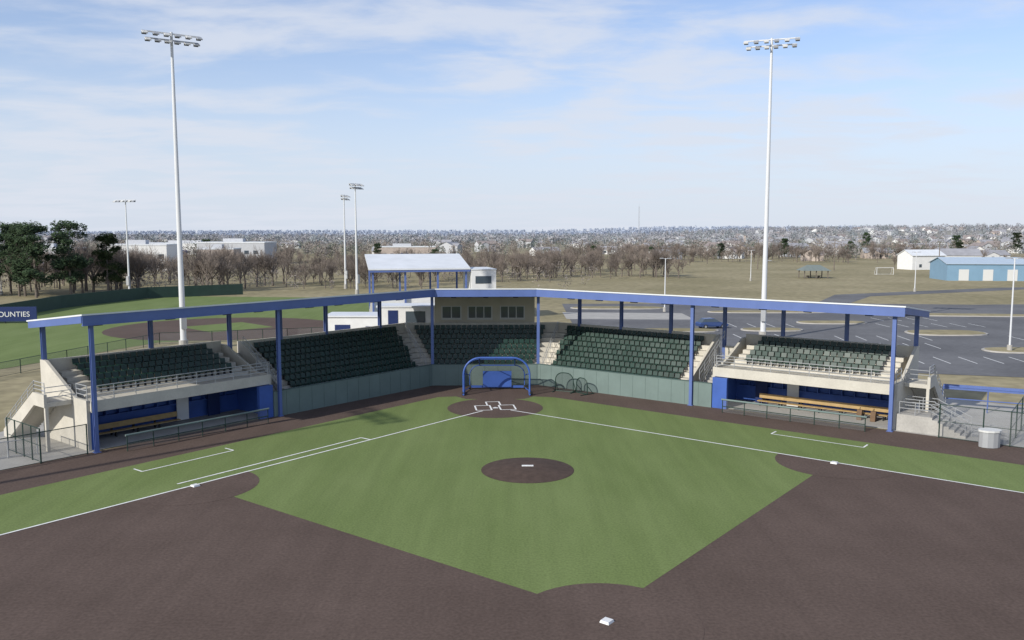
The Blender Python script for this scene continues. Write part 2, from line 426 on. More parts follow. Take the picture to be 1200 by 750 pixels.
# dugouts
for FRM,nm in ((FL,'dugout'),(FR,'dugout')):
    e=empty(nm)
    mb=MB()
    mb.box(.0,13.7,.45,5.0,.004,.03,conc,FRM)
    mb.box(.0,13.7,4.6,4.8,.03,2.6,bluepad,FRM)
    mb.box(.003,.2,.62,4.6,.03,2.6,bluepad,FRM)
    mb.box(13.5,13.69,.55,4.6,.03,2.6,bluepad,FRM)
    mb.obj('shell',e)
    mb=MB()
    for s in np.arange(.8,13,.95):
        mb.box(s,s+.06,4.2,4.597,1.4,2.35,bluepad,FRM)
    mb.box(.8,13.1,4.2,4.597,1.33,1.40,bluepad,FRM); mb.box(.8,13.1,4.2,4.597,2.35,2.42,bluepad,FRM)
    mb.box(8.0,8.95,4.1,4.19,.1,1.9,white,FRM)
    mb.box(10.6,11.6,4.1,4.19,.05,2.1,darkblue,FRM)
    mb.obj('cubbies',e)
    mb=MB()
    a,b=(.9,7.6) if FRM is FL else (.9,11)
    for zz,n0 in ((.45,2.9),(.78,3.55)):
        mb.box(a,b,n0,n0+.42,zz-.04,zz+.02,wood,FRM)
        for s in np.arange(a+.3,b,1.6): mb.box(s,s+.07,n0+.1,n0+.32,.03,zz-.04,dark,FRM)
    mb.box(a,b,3.43,3.47,.62,1.0,wood,FRM)
    mb.obj('players_bench',e)
    mb=MB()
    rail(mb,FRM(1.4,-1.35,0),FRM(12.2,-1.35,0),1.05,1.8,2,.035,gpost)
    mb.tube(FRM(1.3,-1.35,1.07),FRM(12.3,-1.35,1.07),.07,.07,wallpad,8)
    q=[FRM(1.4,-1.35,.05),FRM(12.2,-1.35,.05),FRM(12.2,-1.35,1.03),FRM(1.4,-1.35,1.03)]
    mb.add(q,[(0,1,2,3)],net)
    mb.obj('front_rail',e)
    mb=MB()
    mb.box(12.5,13.72,.1,.40,.0,2.5,bluepad,FRM)
    mb.obj('blue_panel',e)

# press box
PB=empty('press_box')
mb=MB()
mb.box(-.2,CW+.1,7.75,12.5,0,7.8,cream,FC)
mb.box(-.25,CW+.15,7.72,12.6,7.8,7.95,roofw,FC)
mb.obj('walls',PB)
mb=MB()
for s0,s1,k in ((.55,2.45,2),(3.2,5.6,3),(6.5,8.9,3)):
    mb.box(s0-.07,s1+.07,7.69,7.747,5.50,6.80,frameg,FC)
    w=(s1-s0)/k
    for i in range(k):
        mb.box(s0+w*i+.05,s0+w*(i+1)-.05,7.67,7.689,5.58,6.72,glass,FC)
    mb.box(s0-.12,s1+.12,7.62,7.687,5.40,5.48,frameg,FC)
mb.obj('windows',PB)
mb=MB()
mb.box(-6,-.2-.003,8.4,11.8,0,6.6,white,FC); mb.box(-6.2,-.26,8.3,12,6.6,6.75,roofw,FC)
mb.box(-5.0,-4.0,8.35,8.397,4.2,6.3,darkblue,FC)
mb.box(-3.2,-1.2,8.35,8.397,5.0,6.2,glass,FC)
mb.obj('side_annex',PB)

# batting cage (portable turtle)
BC=empty('batting_cage',(-1.35,74.6,0))
mb=MB()
def arch(w,h,y,r,n=7,zb=.15):
    pts=[(-w,y,zb),(-w,y,h-r)]
    for i in range(1,n): 
        a=math.pi-math.pi/2*i/n; pts.append((-w+r+r*math.cos(a),y,h-r+r*math.sin(a)))
    pts.append((-w+r,y,h)); pts.append((w-r,y,h))
    for i in range(1,n):
        a=math.pi/2-math.pi/2*i/n; pts.append((w-r+r*math.cos(a),y,h-r+r*math.sin(a)))
    pts+= [(w,y,h-r),(w,y,zb)]
    return pts
a1=arch(2.9,3.35,-.9,1.5); a2=arch(2.9,3.0,.6,1.3); a3=arch(2.5,2.2,2.2,.9)
mb.path(a1,.08,bluepad,8); mb.path(a2,.05,bluepad); mb.path(a3,.05,bluepad)
for i in (0,1,8,9,16,17):
    i=min(i,len(a1)-1); mb.tube(a1[i],a2[i],.045,.045,bluepad,6); mb.tube(a2[i],a3[i],.045,.045,bluepad,6)
mb.box(-2.5,2.5,2.1,2.2,.15,.35,bluepad)
mb.box(-1.3,1.3,1.95,2.05,.25,1.7,bluepad)
mb.tube((-2.9,-1.1,.12),(-2.9,.7,.12),.08,.08,bluepad); mb.tube((2.9,-1.1,.12),(2.9,.7,.12),.08,.08,bluepad)
mb.obj('frame',BC)
mb=MB()
n=len(a1)
for A1,A2 in ((a1,a2),(a2,a3)):
    mb.add(A1+A2,[(i,i+1,n+i+1,n+i) for i in range(n-1)],netd)
mb.add(a3,[tuple(range(n))],netd)
mb.obj('netting',BC)
mb=MB()
for x,y in ((-2.95,-.8),(2.95,-.8),(-2.5,2.2),(2.5,2.2)): mb.tube((x-.08,y,.2),(x+.08,y,.2),.2,.2,dark,14)
mb.obj('wheels',BC)

def screen(x,y,rz,s):
    e=empty('protective_screen',(x,y,0)); e.rotation_euler=(0,0,rz)
    mb=MB(); a=arch(1.0*s,2.0*s,0,.8*s,6,.03); mb.path(a,.045,gpost,6); mb.tube(a[0],a[-1],.04,.04,gpost)
    for sx in (-1,1): mb.tube((sx*s,-.8,.04),(sx*s,.8,.04),.04,.04,gpost); mb.tube((sx*s,.7,.05),(sx*s,0,1.1*s),.03,.03,gpost)
    mb.obj('frame',e); mb=MB(); mb.add(a,[tuple(range(len(a)))],netd); mb.obj('net',e)
screen(4.7,75.6,-.4,.85); screen(6.2,74.6,-.9,.7)

# ------------------------------------------------------------------ light poles
def lightpole(x,y,h,arm,face,nrow=2,heads=6,r=.36):
    e=empty('stadium_light_pole',(x,y,0)); e.rotation_euler=(0,0,face)
    mb=MB(); mb.tube((0,0,0),(0,0,1.2),r*1.5,r*1.5,conc,12)
    mb.tube((0,0,1.2),(0,0,h),r,r*.42,polew,14)
    mb.box(-.3,.3,-r-.35,-r+.05,2.6,4.6,galv)
    mb.obj('mast',e)
    mb=MB()
    for j in range(nrow):
        z=h-.2-.75*j; w=arm*(1-.10*j)
        mb.box(-w,w,-.12,.02,z-.07,z+.07,polew)
        mb.box(-w*.95,w*.95,.25,.33,z-.02,z+.04,polew)
        for i in range(heads):
            xx=-w+.25+(2*w-.5)*i/(heads-1)
            mb.box(xx-.04,xx+.04,-.35,-.12,z-.09,z-.01,galv)
            c=[(xx-.30,-.25,z-.14),(xx+.30,-.25,z-.14),(xx+.30,-.85,z-.46),(xx-.30,-.85,z-.46),
               (xx-.30,-.25,z+.00),(xx+.30,-.25,z+.00),(xx+.30,-.90,z-.34),(xx-.30,-.90,z-.34)]
            mb.hexa(c,galv if i%2 else frameg)
            mb.add([(xx-.26,-.30,z-.175),(xx+.26,-.30,z-.175),(xx+.26,-.80,z-.44),(xx-.26,-.80,z-.44)],[(0,1,2,3)],glass)
            mb.box(xx-.26,xx+.26,-.24,-.05,z-.42,z-.12,dark)
    mb.obj('lamp_heads',e)
    return e
lightpole(-40,103,37.6,3.3,.6)
lightpole(33.2,112,38.9,3.4,-.35)
lightpole(-58,20,37,3.1,2.2)
lightpole(-35.5,195,25.3,2.0,1.0,2,5,.3)
lightpole(-42,215,23.6,1.8,1.3,2,4,.28)
lightpole(-84.5,188,21.4,2.5,-.2,1,6,.24)

def streetlamp(x,y,h,two=True,base=.8):
    e=empty('street_lamp',(x,y,0)); mb=MB()
    mb.tube((0,0,0),(0,0,base),.3,.3,conc,12); mb.tube((0,0,base),(0,0,h),.12,.07,polew,8)
    for sg in ((-1,1) if two else (1,)):
        mb.tube((0,0,h-.1),(sg*.7,0,h),.04,.04,polew,6); mb.box(sg*.7-.35,sg*.7+.35,-.16,.16,h-.06,h+.06,galv)
    mb.obj('pole',e)
streetlamp(59.7,101.4,11.2); streetlamp(27.5,153,9.6); streetlamp(97,205,9.5); streetlamp(44.5,150,9.3,False)
streetlamp(-117,195,10,False); streetlamp(70,250,9); streetlamp(130,215,9)

# ------------------------------------------------------------------ fences
def fence(pts,h,name='chain_link_fence',m=gpost,sp=3.0,solid=None):
    mb=MB()
    for p,q in zip(pts[:-1],pts[1:]):
        p=Vector((*p,0));q=Vector((*q,0)); L=(q-p).length; k=max(1,round(L/sp))
        for i in range(k+1):
            a=p.lerp(q,i/k); mb.tube(a,a+Vector((0,0,h)),.045,.045,m,6)
        U=Vector((0,0,1))
        mb.tube(p+U*(h-.03),q+U*(h-.03),.03,.03,m,5); mb.tube(p+U*.08,q+U*.08,.02,.02,m,5)
        if h>2: mb.tube(p+U*h*.5,q+U*h*.5,.02,.02,m,5)
        mb.add([p+U*.05,q+U*.05,q+U*(h-.05),p+U*(h-.05)],[(0,1,2,3)],solid or net)
    return mb.obj(name)
fence([FL(-.6,-.1,0)[:2],FL(-12,-.1,0)[:2],FL(-60,-.1,0)[:2]],2.0)
fence([FL(-2.6,2.5,0)[:2],FL(-9,4.0,0)[:2]],1.1,m=galv,sp=1.6)
fence([FL(-3.4,0,0)[:2],FL(-3.4,5,0)[:2]],2.2,name='pedestrian_gate',sp=1.4)
fence([FR(-3.2,-.1,0)[:2],FR(-14,-.1,0)[:2]],2.4)
fence([FR(-14,-.1,0)[:2],FR(-60,-.1,0)[:2]],2.4)
fence([FR(-7.5,0,0)[:2],FR(-7.5,9,0)[:2]],2.4)
fence([FR(-7.5,9,0)[:2],FR(-20,14,0)[:2]],2.4)
fence([(-52,76),(-48.5,92),(-45,108),(-30,113),(-21,116)],1.5)
fence([(-52,76),(-60,60)],1.5)
mb=MB()
rail(mb,FR(-1.5,10.5,0),FR(-14,13,0),1.9,3,2,.05,blue)
mb.hexa([FR(-1.5,10.5,1.7),FR(-14,13,1.7),FR(-14,13.12,1.7),FR(-1.5,10.62,1.7),FR(-1.5,10.5,2.1),FR(-14,13,2.1),FR(-14,13.12,2.1),FR(-1.5,10.62,2.1)],blue)
mb.obj('blue_rail_fence')
mb=MB()
mb.sheet([FL(-9,.1,0)[:2],FL(0,.1,0)[:2],FL(0,12,0)[:2],FL(-9,7,0)[:2]],-.012,conc)
mb.sheet([FR(-16,.1,0)[:2],FR(0,.1,0)[:2],FR(0,16,0)[:2],FR(-16,16,0)[:2]],-.012,conc)
mb.sheet([FL(0,7,0)[:2],FL(0,12,0)[:2],(-22,92),(-14,104),(-6,104),(8,100),(20,96),FR(0,12,0)[:2],FR(0,7,0)[:2],FR(31,10,0)[:2],FL(31,10,0)[:2]],-.010,conc)
mb.obj('concrete_pavement')
mb=MB()
for k in range(6):
    mb.box(-2.6-.36*k-.36,-2.6-.36*k,.6,3.4,-.01,1.02-.17*k,conc,FR)
mb.box(-2.6,-.25,.6,3.4,-.01,1.2,conc,FR)
for n in (.7,2.0,3.3): rail(mb,FR(-2.5,n,1.15),FR(-4.7,n,.15),.9,1.1,2,.03); rail(mb,FR(-2.5,n,1.2),FR(-.4,n,1.2),.9,1.1,2,.03)
rail(mb,FR(-5,1.5,0),FR(-7.2,1.5,0),1.0,1.2,4,.03)
mb.obj('concrete_steps')
mb=MB()
c=FR(-6.4,-.9,0)
mb.prism([(c[0]+.62*math.cos(a)*1.1,c[1]+.5*math.sin(a)) for a in np.linspace(0,2*math.pi,13)[:-1]],.02,1.05,galv)
mb.prism([(c[0]+.68*math.cos(a)*1.1,c[1]+.56*math.sin(a)) for a in np.linspace(0,2*math.pi,13)[:-1]],1.05,1.18,frameg)
mb.obj('storage_bin')
for s in (1.6,2.6):
    mb=MB(); pts=[(3.0,.05),(3.05,.45),(3.2,.8),(3.4,.8),(3.5,.4),(3.5,.05)]
    mb.profile([(p[0]-.8,p[1]) for p in pts],s,s+.36,mat('bag_brown',(0.16,0.10,0.06),.8,var=.2),FR)
    mb.tube(FR(s+.18,2.45,.8),FR(s+.18,2.6,.95),.03,.03,dark)
    mb.obj('equipment_bag')

# ------------------------------------------------------------------ softball complex (left background)
mb=MB()
mb.sheet([(-55,84),(-46,110),(-30,115),(-20,118),(-16,150),(-30,185),(-72,190),(-86,176),(-88,135),(-75,100)],0.0,turf)
pts=[(-43+17*math.cos(a),127+15.5*math.sin(a)) for a in np.linspace(0,2*math.pi,33)[:-1]]
mb.sheet(pts,.005,dirt)
mb.sheet([(-43,121),(-36,128),(-43,135),(-50,128)],.010,turf)
mb.obj('softball_field')
mb=MB()
pp=[(-91,118),(-84,134),(-85,160),(-79,184),(-62,196)]
wg=mat('outfield_wall_green',(0.035,0.065,0.052),.6,var=.1)
for p,q in zip(pp[:-1],pp[1:]):
    d=(Vector(q)-Vector(p)).normalized(); nn=Vector((-d.y,d.x))*.1
    mb.hexa([(p[0]-nn.x,p[1]-nn.y,0),(q[0]-nn.x,q[1]-nn.y,0),(q[0]+nn.x,q[1]+nn.y,0),(p[0]+nn.x,p[1]+nn.y,0),
             (p[0]-nn.x,p[1]-nn.y,2.4),(q[0]-nn.x,q[1]-nn.y,2.4),(q[0]+nn.x,q[1]+nn.y,2.4),(p[0]+nn.x,p[1]+nn.y,2.4)],wg)
mb.obj('outfield_wall')
sg=empty('team_name_sign',(-79.6,133,0)); sg.rotation_euler=(0,0,.12)
mb=MB(); mb.box(-6,4.8,0,.15,.3,2.6,darkblue); 
for x in (-5,0,4): mb.box(x-.08,x+.08,.16,.3,0,2.5,dark)
mb.obj('panel',sg)
tc=D.curves.new('lettering','FONT'); tc.body='MOUNTIES'; tc.size=1.15; tc.extrude=.02; tc.align_x='CENTER'
to=D.objects.new('lettering',tc); COL.objects.link(to); to.parent=sg; to.location=(1.0,-.03,1.05); to.rotation_euler=(math.pi/2,0,0); tc.materials.append(white)
SB=empty('softball_grandstand',(-14.9,141,0)); SB.rotation_euler=(0,0,.22)
mb=MB()
mb.hexa([(-9,-5.5,8.3),(7.2,-5.5,8.3),(7.2,6,10.3),(-9,6,10.3),(-9,-5.5,8.55),(7.2,-5.5,8.55),(7.2,6,10.55),(-9,6,10.55)],roofw)
mb.obj('canopy_roof',SB)
mb=MB()
mb.box(-9,7.2,-5.4,-5.2,7.95,8.29,blue)
for x in (-8.3,-3.2,2,6.6): 
    mb.box(x-.15,x+.15,-4.9,-4.6,0,8.2,blue); mb.box(x-.15,x+.15,4.9,5.2,0,10,blue)
    mb.hexa([(x-.1,-5.2,7.9),(x+.1,-5.2,7.9),(x+.1,5.8,9.85),(x-.1,5.8,9.85),(x-.1,-5.2,8.28),(x+.1,-5.2,8.28),(x+.1,5.8,10.25),(x-.1,5.8,10.25)],blue)
mb.obj('columns',SB)
mb=MB()
mb.box(-8.5,7,-4.4,-4.2,0,4.6,white)
for k in range(6): mb.box(-8.5,7,-4.2+k*1.3,-2.9+k*1.3,0,4.2-.55*k,conc)
mb.box(7.35,11.4,-5.5,2.5,0,8.2,white); mb.box(7.3,11.5,-5.6,2.6,8.2,8.35,roofw)
mb.box(8.0,10.6,-5.55,-5.503,6.0,7.2,glass)
mb.obj('press_box_and_terrace',SB)
CB=empty('concession_building',(-20,112,0)); mb=MB(); mb.box(-4.2,4.2,-2,3,0,3.3,white); mb.box(-4.4,4.4,-2.2,3.2,3.3,3.5,roofw); mb.obj('walls_and_roof',CB)
mb=MB(); mb.box(-3,-1,-2.04,-2.003,1,2.3,darkblue); mb.box(1,2,-2.04,-2.003,0,2.1,darkblue); mb.obj('openings',CB)

# ------------------------------------------------------------------ parking lot right
mb=MB()
mb.sheet([(9,104),(22,97),(40,86),(62,80),(110,78),(150,100),(160,164),(120,170),(90,168),(60,172),(10,170)],-.006,asph)
mb.obj('parking_lot_asphalt')
mb=MB()
mb.sheet([(9,140),(30,139),(30,150),(9,152)],-.002,conc)
mb.obj('driveway_pavement')
mb=MB()
mb.sheet([(60,169),(66,168),(80,190),(130,214),(260,235),(520,250),(520,257),(258,242),(126,220),(74,195)],-.008,asph)
mb.obj('access_road')
def island(pts,name='planting_island',top=drygrass):
    mb=MB(); c=Vector((sum(p[0] for p in pts)/len(pts),sum(p[1] for p in pts)/len(pts)))
    mb.prism(pts,-.006,.14,kerb)
    inn=[]
    for p in pts:
        d=(Vector(p)-c); inn.append(tuple(c+d*(1-.28/d.length)))
    mb.prism(inn,.14,.17,top); mb.obj(name)
def oval(x,y,a,b,rz=0,n=20,p=2.6):
    o=[]
    for i in range(n):
        t=2*math.pi*i/n; cx_,sy=math.cos(t),math.sin(t)
        u=a*math.copysign(abs(cx_)**(2/p),cx_); v=b*math.copysign(abs(sy)**(2/p),sy)
        o.append((x+u*math.cos(rz)-v*math.sin(rz),y+u*math.sin(rz)+v*math.cos(rz)))
    return o
island(oval(61.5,120,5.5,3.2)); island(oval(50.5,134,5.5,2.2)); island(oval(62,102,5,2.4)); island(oval(38,124,4.5,2)); 
island(oval(80,121,4.5,3)); island(oval(24,123,6,2.2)); island(oval(78,146,12,2.2,-.1)); island(oval(46,152,11,2,0)); island(oval(20,160,9,2.5,0)); island(oval(95,105,5,2.2)); island(oval(66,158,3,5))
mb=MB()
def stalls(x0,y0,dx,n,L,rz=0,w=.12):
    for i in range(n):
        x=x0+dx*i; c,s_=math.cos(rz),math.sin(rz)
        mb.sheet([(x,y0),(x+w,y0),(x+w+L*s_,y0+L*c),(x+L*s_,y0+L*c)],-.001,line)
stalls(44,104,2.9,4,5.2,.1);stalls(70,104,2.9,6,5.2,.1);stalls(44,112,2.9,5,5,.1);stalls(68,112,2.9,8,5,.1)
stalls(31,128,2.9,5,5);stalls(57,128,2.9,6,5);stalls(60,137,2.9,4,5);stalls(92,137,2.9,8,5); stalls(31,114,2.9,3,5); stalls(42,92,2.9,10,5,.1)
mb.obj('parking_markings')

def car(x,y,rz,col,name='parked_car'):
    e=empty(name,(x,y,0)); e.rotation_euler=(0,0,rz)
    paint=mat('car_paint_%d'%int(col[2]*1000+col[0]*100),col,.25,var=.02,spec=.7)
    mb=MB()
    prof=[(-2.2,.35),(-2.25,.75),(-2.1,.95),(-1.3,1.02),(1.0,.98),(2.0,.82),(2.25,.65),(2.25,.35)]
    n=len(prof)
    vs=[]
    for yy in (-.88,.88):
        for p in prof: vs.append((p[0],yy*(1-.06*(p[1]>.8)),p[1]))
    mb.add(vs,[tuple(range(n)),tuple(range(2*n-1,n-1,-1))]+[(i,(i+1)%n,n+(i+1)%n,n+i) for i in range(n)],paint)
    cab=[(-2.0,.96,.80),(-1.5,1.45,.64),(.15,1.48,.64),(1.05,.97,.80)]
    vs=[(p[0],-p[2],p[1]) for p in cab]+[(p[0],p[2],p[1]) for p in cab]
    mb.add(vs,[(0,1,2,3),(7,6,5,4),(0,4,5,1),(2,6,7,3)],glass)
    mb.hexa([(-1.5,-.64,1.45),(.15,-.64,1.48),(.15,.64,1.48),(-1.5,.64,1.45),(-1.4,-.58,1.51),(.05,-.58,1.53),(.05,.58,1.53),(-1.4,.58,1.51)],paint)
    mb.box(2.2,2.27,-.75,-.45,.6,.74,frameg);mb.box(2.2,2.27,.45,.75,.6,.74,frameg)
    mb.obj('body',e); mb=MB()
    for wx in (-1.4,1.4):
        for wy in (-.9,.72): mb.tube((wx,wy,.33),(wx,wy+.18,.33),.33,.33,dark,16); mb.tube((wx,wy-.005,.33),(wx,wy+.19,.33),.18,.18,galv,10)
    mb.obj('wheels',e)
car(29.8,126.5,.25,(.03,.06,.18))

# ------------------------------------------------------------------ buildings
def gable(name,x,y,w,d,h,rh,wall,roof,rz=0,z=None,doors=0,wins=3):
    z=hgt(x,y) if z is None else z
    e=empty(name,(x,y,z-.1)); e.rotation_euler=(0,0,rz)
    mb=MB(); 
    mb.add([(-w/2,-d/2,0),(w/2,-d/2,0),(w/2,d/2,0),(-w/2,d/2,0),(-w/2,-d/2,h),(w/2,-d/2,h),(w/2,d/2,h),(-w/2,d/2,h),(-w/2,0,h+rh),(w/2,0,h+rh)],
           [(0,1,5,4),(2,3,7,6),(1,2,6,9,5),(3,0,4,8,7)],wall); mb.obj('walls',e)
    mb=MB(); o=.4
    k=rh/(d/2)
    for sg in (-1,1):
        mb.hexa([(-w/2-o,sg*(d/2+o),h-k*o+.02),(w/2+o,sg*(d/2+o),h-k*o+.02),(w/2+o,0,h+rh+.02),(-w/2-o,0,h+rh+.02),
                 (-w/2-o,sg*(d/2+o),h-k*o+.17),(w/2+o,sg*(d/2+o),h-k*o+.17),(w/2+o,0,h+rh+.17),(-w/2-o,0,h+rh+.17)],roof)
    mb.obj('roof',e)
    mb=MB()
    for i in range(wins):
        xx=-w/2+w*(i+.5)/wins; mb.box(xx-.55,xx+.55,-d/2-.05,-d/2-.003,1.0,2.2,glass)
    for i in range(doors):
        xx=-w/2+w*(i+.7)/(doors+.4); mb.box(xx-1.4,xx+1.4,-d/2-.08,-d/2-.004,.1,3.4,frameg)
    mb.obj('windows_and_doors',e)
    return e
lblue=mat('blue_metal_cladding',(0.19,0.31,0.42),.5,var=.06,scale=.3)
roofg=mat('roof_grey',(0.30,0.30,0.32),.8,var=.15,scale=.5)
roofbr=mat('roof_brown',(0.26,0.225,0.215),.85,var=.15,scale=.5)
brick=mat('brick_tan',(0.42,0.36,0.32),.9,var=.12,scale=.6)
sidg=mat('siding_grey',(0.47,0.48,0.50),.8,var=.05)
gable('blue_metal_building',141,258,23,14,5.0,1.7,lblue,mat('roof_pale_blue',(.40,.48,.56),.5,var=.05),-.12,doors=3,wins=0)
gable('white_house',212,553,21,12,4.5,4.0,white,roofg,-.1,wins=4)
gable('white_building',158,330,14,9,5.5,2.0,white,roofw,.2,wins=2)
gable('white_building',183,352,16,10,5,2.5,white,roofg,-.2,wins=3)
e=empty('picnic_pavilion',(94,266,0)); mb=MB()
for x in (-3.6,0,3.6):
    for y in (-2.6,2.6): mb.box(x-.12,x+.12,y-.12,y+.12,0,2.5,bark)
mb.obj('posts',e); mb=MB()
mb.add([(-4.4,-3.4,2.4),(4.4,-3.4,2.4),(4.4,3.4,2.4),(-4.4,3.4,2.4),(-2,0,4.1),(2,0,4.1)],[(0,1,5,4),(2,3,4,5),(1,2,5),(3,0,4),(0,3,2,1)],mat('roof_green_grey',(.17,.20,.19),.7,var=.1)); mb.obj('roof',e)
mb=MB(); mb.box(-2.4,2.4,-.4,.4,.7,.78,bark); mb.box(-2.4,2.4,-.9,-.6,.4,.46,bark); mb.box(-2.4,2.4,.6,.9,.4,.46,bark); mb.box(-1.8,-1.6,-.7,.7,0,.7,bark); mb.box(1.6,1.8,-.7,.7,0,.7,bark); mb.obj('picnic_table',e)
e=empty('soccer_goal',(126,288,0)); mb=MB()
for x in (-2.8,2.8):
    mb.tube((x,0,0),(x,0,2.3),.08,.08,white); mb.tube((x,0,2.3),(x,1.0,2.3),.05,.05,white); mb.tube((x,1,2.3),(x,2,0),.05,.05,white); mb.tube((x,0,.05),(x,2,.05),.05,.05,white)
mb.tube((-2.8,0,2.3),(2.8,0,2.3),.08,.08,white); mb.tube((-2.8,2,.05),(2.8,2,.05),.05,.05,white); mb.obj('frame',e)
mb=MB(); mb.add([(-2.8,1,2.3),(2.8,1,2.3),(2.8,2,0),(-2.8,2,0)],[(0,1,2,3)],net); mb.obj('net',e)
def commercial(x,y,w,d,h,m,rz=0,bands=2):
    e=empty('commercial_building',(x,y,-.1)); e.rotation_euler=(0,0,rz)
    mb=MB(); mb.box(-w/2,w/2,-d/2,d/2,0,h,m); mb.box(-w/2-.15,w/2+.15,-d/2-.15,d/2+.15,h,h+.5,roofw); mb.box(-w*.2,w*.1,-2,2,h+.5,h+2,sidg); mb.obj('walls',e)
    mb=MB()
    for i in range(int(w/4)):
        xx=-w/2+2+i*4
        for b in range(bands): mb.box(xx-1,xx+1,-d/2-.05,-d/2-.003,1+b*3.6,2.6+b*3.6,glass)
    mb.box(-2,2,-d/2-.3,-d/2-.06,0,3,darkblue); mb.obj('windows_and_door',e)
commercial(-141,325,24,18,9.4,white,.1); commercial(-118,345,14,14,7.5,brick,.1,1); commercial(-125,390,30,20,9.5,sidg,0)
commercial(-178,330,20,18,8.0,sidg,.1,1)
commercial(-210,560,70,30,7,white,.05,1)
commercial(-60,480,34,14,6,brick,.1,1)
protos=[]
wallms=[white,brick,white,sidg]; rms=[roofg,roofbr,roofg]
def house_mesh(w,d,h,rh,wm,rm):
    mb=MB()
    mb.add([(-w/2,-d/2,0),(w/2,-d/2,0),(w/2,d/2,0),(-w/2,d/2,0),(-w/2,-d/2,h),(w/2,-d/2,h),(w/2,d/2,h),(-w/2,d/2,h),(-w/2,0,h+rh),(w/2,0,h+rh)],
           [(0,1,5,4),(2,3,7,6),(1,2,6,9,5),(3,0,4,8,7)],wm)
    for sg in (-1,1):
        mb.add([(-w/2-.4,sg*(d/2+.4),h-.1),(w/2+.4,sg*(d/2+.4),h-.1),(w/2+.4,0,h+rh+.1),(-w/2-.4,0,h+rh+.1)],[(0,1,2,3)],rm)
    g=w*.22
    mb.add([(-g-w*.2,-d/2-2.5,0),(g-w*.2,-d/2-2.5,0),(g-w*.2,-d/2-2.5,h),(-g-w*.2,-d/2-2.5,h),(-w*.2,-d/2-2.5,h+rh*.6),(-g-w*.2,-d/2+.1,0),(-g-w*.2,-d/2+.1,h),(g-w*.2,-d/2+.1,0),(g-w*.2,-d/2+.1,h)],[(0,1,2,4,3),(0,3,6,5),(1,7,8,2)],wm)
    mb.add([(-g-w*.2-.3,-d/2-2.8,h-.1),(-w*.2,-d/2-2.8,h+rh*.6+.15),(-w*.2,0,h+rh*.6+.15),(-g-w*.2-.3,0,h-.1),(g-w*.2+.3,-d/2-2.8,h-.1),(g-w*.2+.3,0,h-.1)],[(0,1,2,3),(1,4,5,2)],rm)
    for xx in (-.2,.12,.32):
        yy=-d/2-2.55 if xx<0 else -d/2-.05
        mb.box(xx*w-.7,xx*w+.7,yy,yy+.045,1,2.3,glass)
    o=mb.obj('house_tmp'); me=o.data; D.objects.remove(o); return me
for i in range(8):
    protos.append(house_mesh(random.uniform(12,19),random.uniform(8,11),random.choice([3,3.2,5.6]),random.uniform(2,3.5),wallms[i%4],rms[i%3]))
def house(x,y):
    inst('house',random.choice(protos),(x,y,hgt(x,y)-.1),random.uniform(-.5,.5)+random.choice([0,1.57]))
for i in range(170):
    y=random.uniform(520,1600); x=y*random.uniform(-.62,.62)
    if random.random()<.5: x=y*random.uniform(.12,.62)
    house(x,y)
for x,y in ((120,470),(165,500),(95,520),(260,480),(285,520),(150,430),(-75,520),(-40,560),(60,560),(240,430),(20,520),(200,470),(230,500),(80,450)): house(x,y)

e=empty('radio_mast',(222,1500,hgt(222,1500))); mb=MB()
R=1.0;Hh=58
cs=[(R*math.cos(a),R*math.sin(a)) for a in (0,2.094,4.189)]
for c in cs: mb.tube((c[0],c[1],0),(c[0],c[1],Hh),.14,.14,galv,4)
z=0
while z<Hh-3:
    for i in range(3):
        a=cs[i];b=cs[(i+1)%3]; mb.tube((a[0],a[1],z),(b[0],b[1],z+3),.09,.09,galv,4)
    z+=3
mb.tube((0,0,Hh),(0,0,Hh+5),.1,.05,galv,4); mb.obj('lattice',e)
for x,y in ((95,330),(120,318),(150,300),(178,285),(60,350),(205,268),(30,365)):
    e=empty('utility_pole',(x,y,0)); mb=MB(); mb.tube((0,0,0),(0,0,11),.2,.13,bark,8); mb.box(-1.3,1.3,-.07,.07,9.9,10.1,bark)
    for xx in (-1.1,-.4,.4,1.1): mb.tube((xx,0,10.1),(xx,0,10.3),.06,.06,sidg,6)
    mb.obj('pole',e)

# ------------------------------------------------------------------ trees
def rnd_dir(d,ang):
    u=d.orthogonal().normalized(); w=d.cross(u); a=random.uniform(0,2*math.pi)
    return (d*math.cos(ang)+(u*math.cos(a)+w*math.sin(a))*math.sin(ang)).normalized()
def bare_mesh(h,seed,depth=5):
    random.seed(seed); mb=MB()
    def grow(p,d,L,r,k):
        mid=p+d*L*.5+Vector((random.uniform(-.06,.06),random.uniform(-.06,.06),0))*L
        e=p+d*L
        n=6 if k>=depth-1 else 3
        if k>1:
            mb.tube(p,mid,r,r*.82,bark,n,False); mb.tube(mid,e,r*.82,r*.62,bark,n,False)
        else: mb.tube(p,e,r,r*.35,twig,3,False)
        if k==0: return
        c=random.choice((3,4)) if k<depth else 5
        for i in range(c):
            t=random.uniform(.45,1.0) if i else 1.0
            q=p+d*L*t
            dd=rnd_dir(d,random.uniform(.35,.85) if i else random.uniform(.05,.3)); dd.z+=.18; dd.normalize()
            grow(q,dd,L*random.uniform(.6,.8),r*.58,k-1)
    grow(Vector((0,0,0)),Vector((random.uniform(-.05,.05),0,1)).normalized(),h*.28,h*.020,depth)
    o=mb.obj('t'); me=o.data; D.objects.remove(o); return me
